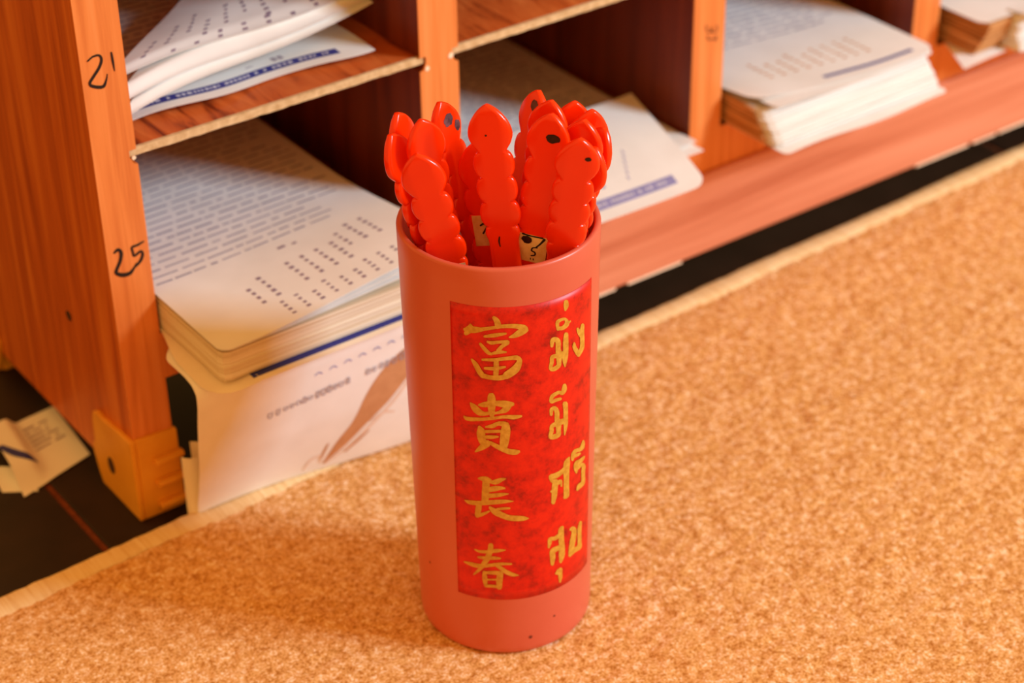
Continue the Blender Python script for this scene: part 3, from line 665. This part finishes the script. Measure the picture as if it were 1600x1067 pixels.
CH_ = [
 ((700, 470, 150/1143), [[(545,195,20),(580,235,34),(600,300,38)], [(268,280,16),(262,325,48),(215,385,26)], [(200,335,20),(300,340,40),(400,340,24)], [(330,345,28),(480,325,20),(640,300,22),(800,297,28),(900,320,38),(930,345,28)],
  [(925,345,30),(860,372,40),(790,410,28),(730,430,10)], [(435,420,14),(560,405,24),(690,385,12)], [(385,505,16),(430,560,22),(480,612,22),(520,632,14)], [(470,480,12),(520,495,22),(620,485,18),(710,490,28)], [(705,495,26),(640,540,22),(600,590,28)], [(520,625,14),(600,605,22),(690,605,12)],
  [(285,690,12),(330,750,28),(380,840,32),(420,890,30)], [(410,695,14),(560,695,20),(700,680,22),(820,672,28),(855,715,30)], [(850,720,32),(815,790,46),(760,840,48),(690,885,44)], [(575,695,28),(575,800,32),(570,890,30)], [(440,795,16),(560,800,22),(680,780,12)], [(410,880,28),(500,905,26),(620,910,30),(720,880,30)]]),
 ((700, 600, 150/1143), [[(270,222,10),(310,270,36),(370,330,38),(430,350,24),(480,345,20)], [(370,245,14),(440,240,32),(560,225,30),(680,235,42),(770,235,24)], [(720,250,40),(680,300,38),(610,332,18),(540,345,16)], [(515,135,42),(520,200,50),(520,300,42),(525,375,26)], [(195,380,10),(240,410,24),(400,415,20),(560,400,18),(680,385,20),(780,390,26),(870,378,14)],
  [(375,505,18),(393,560,50),(400,640,45),(430,700,42)], [(450,505,10),(530,495,25),(600,465,24),(680,475,34)], [(690,482,42),(685,560,58),(670,680,54),(660,750,44)], [(450,560,18),(620,555,18)], [(450,625,20),(520,625,22),(595,622,12)], [(470,700,44),(400,750,34),(330,798,10)], [(500,690,20),(600,745,28),(720,795,32),(800,805,32),(842,797,18)]]),
 ((700, 730, 150/1600), [[(510,180,14),(560,182,34),(640,195,44),(712,214,22)], [(632,200,55),(635,300,62),(625,450,60),(620,560,58)], [(700,240,18),(790,240,42),(880,205,34),(960,185,10)], [(680,370,40),(780,350,45),(880,340,30),(950,345,12)], [(680,470,38),(800,460,35),(920,445,25),(1010,435,6)], [(285,545,8),(360,575,32),(500,590,38),(700,580,38),(900,565,35),(1010,560,20),(1090,560,5)],
  [(520,600,45),(510,700,50),(490,790,40)], [(490,800,33),(580,775,28),(690,725,14)], [(700,660,22),(780,730,50),(900,790,48),(1020,835,45),(1150,845,45),(1260,845,38),(1340,845,8)], [(820,690,18),(920,680,22),(1025,675,16)]]),
 ((700, 830, 150/1455), [[(410,270,10),(480,300,20),(600,305,25),(740,290,28),(870,280,8)], [(650,205,38),(640,290,40),(600,400,42),(550,480,38),(510,540,30),(450,600,22),(390,650,8)], [(460,385,14),(560,400,25),(700,400,25),(790,405,14)], [(250,455,10),(350,490,28),(480,520,32),(640,510,25),(800,490,22),(960,490,14)], [(700,490,20),(790,545,30),(880,610,32),(980,650,28),(1070,660,6)],
  [(552,610,24),(560,700,38),(575,820,24)], [(540,620,18),(680,620,28),(800,630,34)], [(795,635,44),(780,730,48),(780,845,40)], [(600,725,12),(740,725,14)], [(580,820,22),(680,825,22),(800,840,18)]]),
 ((840, 450, 100/762), [[(335,158,26),(335,210,30),(325,262,12)], [(240,490,18),(235,400,22),(320,365,16),(345,420,28),(300,470,24),(240,480,22)], [(385,390,10),(345,425,16)],
  [(165,690,18),(175,620,28),(215,610,30),(240,640,32),(240,720,30),(250,780,38),(250,860,30),(245,920,26),(190,960,26),(150,955,20),(165,880,24),(170,820,24),(240,800,28)], [(335,545,26),(330,640,32),(330,740,32),(320,830,34),(320,930,10)], [(250,790,28),(300,775,28),(335,760,18)],
  [(530,435,20),(520,520,28),(525,620,26),(520,710,26),(478,800,20)], [(470,480,16),(490,530,24),(510,570,20)], [(430,650,12),(432,700,24),(475,780,28)]]),
 ((840, 580, 100/889), [[(370,190,26),(365,250,36),(335,305,24),(290,290,24),(200,345,27),(185,420,24),(240,400,24),(315,378,20)], [(185,600,20),(190,530,27),(240,510,29),(265,570,34),(265,650,34),(280,720,46),(285,800,34),(280,880,34),(200,910,34),(170,900,24),(190,830,30),(195,760,28),(270,720,34)], [(378,445,36),(385,540,32),(385,640,32),(385,720,30),(380,800,22),(370,880,8)], [(290,710,38),(350,690,38),(390,680,24)]]),
 ((840, 670, 100/821), [[(402,362,10),(375,425,38),(365,500,40),(365,620,35),(365,740,35),(365,845,36),(340,880,18)], [(360,500,30),(290,560,30),(220,600,35),(165,612,28),(185,670,22)], [(225,670,38),(215,760,38),(210,850,35),(195,945,24)], [(165,800,12),(215,790,28)], [(255,695,24),(292,662,20),(300,730,12)],
  [(580,155,16),(570,220,27),(540,260,25),(480,280,25),(450,330,27),(440,395,16)], [(460,352,18),(500,332,20),(538,312,12)], [(590,352,12),(550,400,26),(495,440,30),(485,500,30),(490,558,13)], [(500,500,24),(560,452,18),(580,470,26),(575,560,24),(575,680,26),(530,730,30),(500,782,13)]]),
 ((840, 800, 100/889), [[(342,205,20),(322,250,38),(325,380,38),(335,500,40),(330,600,40),(315,690,18)], [(150,490,13),(165,420,27),(172,372,27),(240,360,27),(290,322,27)], [(200,722,22),(205,620,38),(205,540,38),(270,500,34),(330,480,30)], [(450,240,18),(490,230,36),(500,290,34),(480,400,38),(460,520,34),(440,605,18)], [(590,135,18),(575,240,27),(575,400,27),(570,480,33),(500,530,30),(442,600,18)], [(248,850,13),(288,830,42),(315,790,28)], [(310,830,27),(310,900,27),(305,970,10)]]),
]
for (ox, oy, s), strokes in CH_:
    fr = frame_px(ox, oy, s); mb = MB()
    for k, st in enumerate(strokes): ribbon(fr(st), cup_px, mb, 0.00022 + k*0.000012)
    mb.out('gold_lettering', M['gold'], label)
# specks on the cup
for px, py, r in ((829, 995, 0.0009), (866, 962, 0.0006), (672, 878, 0.0006)):
    th, z = on_cup(px, py); mb = MB(); n = 8
    mb.add([cup_pt(th + r/R1*math.cos(2*math.pi*k/n), z + r*math.sin(2*math.pi*k/n), 0.0001) for k in range(n)], [tuple(range(n))]); mb.out('speck', M['speck'], cup)

# ================================================================== sticks
TOC = (CPOS - Vector((CX, CY, CHT))).normalized()
def hw(s):
    mm = s*1000
    head = [(0, 0.5), (0.35, 1.35), (1.0, 2.3), (2.4, 3.9), (4.5, 5.7), (7, 7.2), (9.5, 8.1), (11.8, 8.4), (14, 8.1), (16, 7.2), (17.7, 6.0), (19.2, 5.2)]
    if mm <= 19.2:
        for (a, x), (b, y) in zip(head, head[1:]):
            if mm <= b: return (x + (y-x)*(mm-a)/(b-a))/1000
    for k in range(3):
        c = 19.2 + 10.4*k + 5.2
        if mm <= c + 5.2:
            q = (mm - c)/5.2; return (5.2 + 2.6*math.sqrt(max(0, 1 - q*q)))/1000
    if mm <= 57: q = min(1, (mm-50.4)/3.0); return (5.2 + 1.4*math.sqrt(max(0, 1-(1-q)**2)) if mm < 53.4 else 6.6 - 0.9*sm((mm-53.4)/3.6))/1000
    return 0.0057
LABELS = {
 'C': 'front left red stick with large upright leaf-shaped head near the cup rim',
 'B': 'red stick seen edge-on at the far left of the cup rim',
 'A': 'narrow tilted red stick at the back left, tip before the dark divider',
 'D': 'large red stick behind the front left one, head slanted left',
 'E': 'red stick with grey smudged head in front of the orange post',
 'G': 'low red stick with tan number tag behind the middle stick',
 'H': 'lone red stick in the middle with plain broad head, clear of both clusters',
 'I': 'tallest red stick, narrow dark-smudged tip at the top right of centre',
 'J': 'red stick directly behind the one with the round black dot',
 'K': 'red stick with black dot on its head and tan tag numbered 5',
 'L': 'red stick at the back of the right cluster, short rounded tip showing',
 'M': 'red stick at the back right, second from the right edge of the cluster',
 'N': 'red stick right behind the front right one, larger plain head',
 'O': 'front right red stick with small dark dot at the edge of its head',
 'P': 'rightmost red stick with dark spot, against the bright sheet',
 'Q': 'red stick half hidden at the right behind the front right one',
}
ST = [
 ('C', (0.0209,0.0058), (0.3584,0.5547,0.2360), -8.8, 0.0050),
 ('B', (0.0154,0.0269), (0.3585,0.5721,0.2368), 51.9, 0.0080),
 ('A', (-0.0050,0.0197), (0.3664,0.5791,0.2406), 56.2, 0.0050),
 ('D', (0.0033,-0.0062), (0.3691,0.5671,0.2419), 31.0, 0.0050),
 ('E', (0.0240,0.0141), (0.3854,0.5788,0.2395), 47.1, 0.0050),
 ('G', (0.0196,-0.0195), (0.3928,0.5663,0.2253), -15.2, 0.0050),
 ('H', (0.0199,-0.0236), (0.3864,0.5491,0.2499), -11.0, 0.0122),
 ('I', (-0.0264,-0.0141), (0.4235,0.5665,0.2379), -50.3, 0.0050),
 ('J', (-0.0094,0.0025), (0.4149,0.5470,0.2437), -23.3, 0.0066),
 ('K', (-0.0101,-0.0142), (0.4055,0.5342,0.2461), -11.7, 0.0091),
 ('L', (-0.0052,0.0305), (0.4259,0.5467,0.2400), 16.7, 0.0050),
 ('M', (-0.0053,0.0271), (0.4283,0.5391,0.2387), 18.1, 0.0050),
 ('N', (0.0141,0.0274), (0.4155,0.5276,0.2430), -22.1, 0.0090),
 ('O', (0.0032,0.0154), (0.4053,0.5167,0.2430), 2.0, 0.0104),
 ('P', (-0.0249,0.0133), (0.4274,0.5303,0.2350), -48.0, 0.0062),
 ('Q', (-0.0274,0.0093), (0.4170,0.5229,0.2334), -24.0, 0.0050),
]
svals = [0, .0003, .0008, .0016, .0026, .004, .0055, .007, .009, .0105, .012, .0135, .015, .0162, .0172, .0182, .0189, .0192]
for k in range(3):
    c = .0192 + .0104*k + .0052
    svals += [c + .0052*q for q in (-.985, -.93, -.84, -.7, -.5, -.25, 0, .25, .5, .7, .84, .93, .985, 1)]
svals += [.0506, .0510, .0516, .0524, .0534, .0545, .0560, .0575, .07, .10, .14, .18]
TH = 0.0016
for key, (bl, bd), tip, tw, zb in ST:
    tip = Vector(tip); bs_ = CB + RT*bl + HD*bd + Vector((0, 0, zb)); L = (tip - bs_).length
    ax = (tip - bs_)/L; nr = (TOC - ax*TOC.dot(ax)).normalized(); wv = ax.cross(nr)
    if wv.dot(RT) < 0: wv = -wv
    tt = math.radians(tw); n2 = nr*math.cos(tt) + wv*math.sin(tt); w2 = wv*math.cos(tt) - nr*math.sin(tt)
    root = empty('fortune_stick', bs_, LABELS[key], 'stick', 'red fortune sticks in the cup')
    ss = [s for s in svals if s < L] + [L]
    mb = MB(); NS = 16
    for s in ss:
        h = hw(s); b = min(0.0011, h*0.55); t = TH*min(1, 0.55 + h*120)
        g = max(0.3*(h-b), min(0.0036, h - b - 0.0004)); sec = [(h, -0.35*t), (h, 0.35*t), (h - 0.3*b, 0.72*t), (h - b, t), (g, t), (-g, t), (-h + b, t), (-h + 0.3*b, 0.72*t), (-h, 0.35*t), (-h, -0.35*t), (-h + 0.3*b, -0.72*t), (-h + b, -t), (-g, -t), (g, -t), (h - b, -t), (h - 0.3*b, -0.72*t)]
        o = tip - ax*s
        for x, z in sec: mb.v.append(o + w2*x + n2*z)
    for i in range(len(ss)-1):
        for j in range(NS): mb.f.append((i*NS+j, i*NS+(j+1) % NS, (i+1)*NS+(j+1) % NS, (i+1)*NS+j))
    mb.f += [tuple(range(NS)), tuple((len(ss)-1)*NS + j for j in reversed(range(NS)))]
    mb.out('stick_body', M['stick'], root, smooth=True, sharp=38)
    def face(s, x, off, tip=tip, ax=ax, w2=w2, n2=n2): return tip - ax*s + w2*x + n2*(TH + off)
    def dot(name, s, x, rs, rx, mat, off=0.00012, sd=1):
        r = random.Random(sd); mb = MB(); n = 16; ring = [1 + r.uniform(-.12, .12) for _ in range(n)]
        mb.v = [face(s, x, off + 0.0001)] + [face(s + rs*ring[k]*math.sin(2*math.pi*k/n), x + rx*ring[k]*math.cos(2*math.pi*k/n), off) for k in range(n)]
        mb.f = [(0, 1 + k, 1 + (k+1) % n) for k in range(n)]; mb.out(name, mat, root)
    def tag_on(s0, s1, h=0.0056):
        mb = MB(); mb.v = [face(s0, -h, .0001), face(s0, h, .0001), face(s1, h, .0001), face(s1, -h, .0001), face(s0, -h, -.0002), face(s0, h, -.0002), face(s1, h, -.0002), face(s1, -h, -.0002)]
        mb.f = [(0, 1, 2, 3), (4, 5, 1, 0), (5, 6, 2, 1), (6, 7, 3, 2), (7, 4, 0, 3)]
        return mb.out('number_tag', M['tag'], root)
    def ink(par, strokes, s0):
        mb = MB()
        for q in strokes: ribbon([(x/1000, y/1000, w_/1000) for x, y, w_ in q], lambda x, y, o: face(s0 + y, x, 0.00022 + o), mb, 0)
        mb.out('tag_number', M['ink_black'], par)
    if key == 'K':
        dot('ink_dot', .0092, .0018, .0019, .0026, M['blot'], sd=2)
        g = tag_on(.0515, .0632); ink(g, [[(1.9, 4.9, .25), (.2, 5.3, .28), (-.2, 6.6, .28), (1.2, 7.2, .3), (1.3, 8.3, .28), (-.1, 8.9, .25)], [(-.2, 10.0, .2), (-.1, 10.6, .2)], [(.9, 10.0, .2), (1.0, 10.6, .2)], [(4.2, 0.6, .5), (2.8, 3.0, .35), (1.2, 5.0, .25)], [(-4.5, .2, .4), (-1, .4, .3), (3.5, .2, .35)]], .0515)
        dot('ink_dot', .0537, -.0026, .0016, .0020, M['blot'], .0004, 5)
    if key == 'C':
        g = tag_on(.0525, .064); dot('ink_dot', .0545, .0035, .0006, .0007, M['blot'], .0004, 4)
    if key == 'G':
        g = tag_on(.030, .0430); ink(g, [[(-2.6, 4.2, .35), (-1.0, 3.4, .4), (0.0, 4.6, .4), (-1.0, 6.2, .35), (-2.0, 7.6, .35)]], .030)
    if key == 'H':
        dot('ink_dot', .0118, -.0014, .0004, .0004, M['blot'], sd=6)
        ink(root, [[(-1.2, 1.0, .25), (-1.6, 3.0, .3), (-1.4, 5.2, .2)]], .0535)
    if key == 'O': dot('ink_dot', .0078, .0036, .0010, .0013, M['blot'], sd=7)
    if key == 'P': dot('ink_dot', .0085, .0006, .0016, .0018, M['smudge'], sd=8)
    if key == 'E':
        dot('ink_dot', .0080, .0008, .0026, .0028, M['smudge'], sd=9); dot('ink_dot', .0125, .0050, .0022, .0016, M['smudge'], sd=10)
    if key == 'I': dot('ink_dot', .0060, .0012, .0026, .0022, M['smudge'], sd=12)
    if key == 'D': dot('ink_dot', .0560, -.0010, .0026, .0028, M['blot'], sd=11)
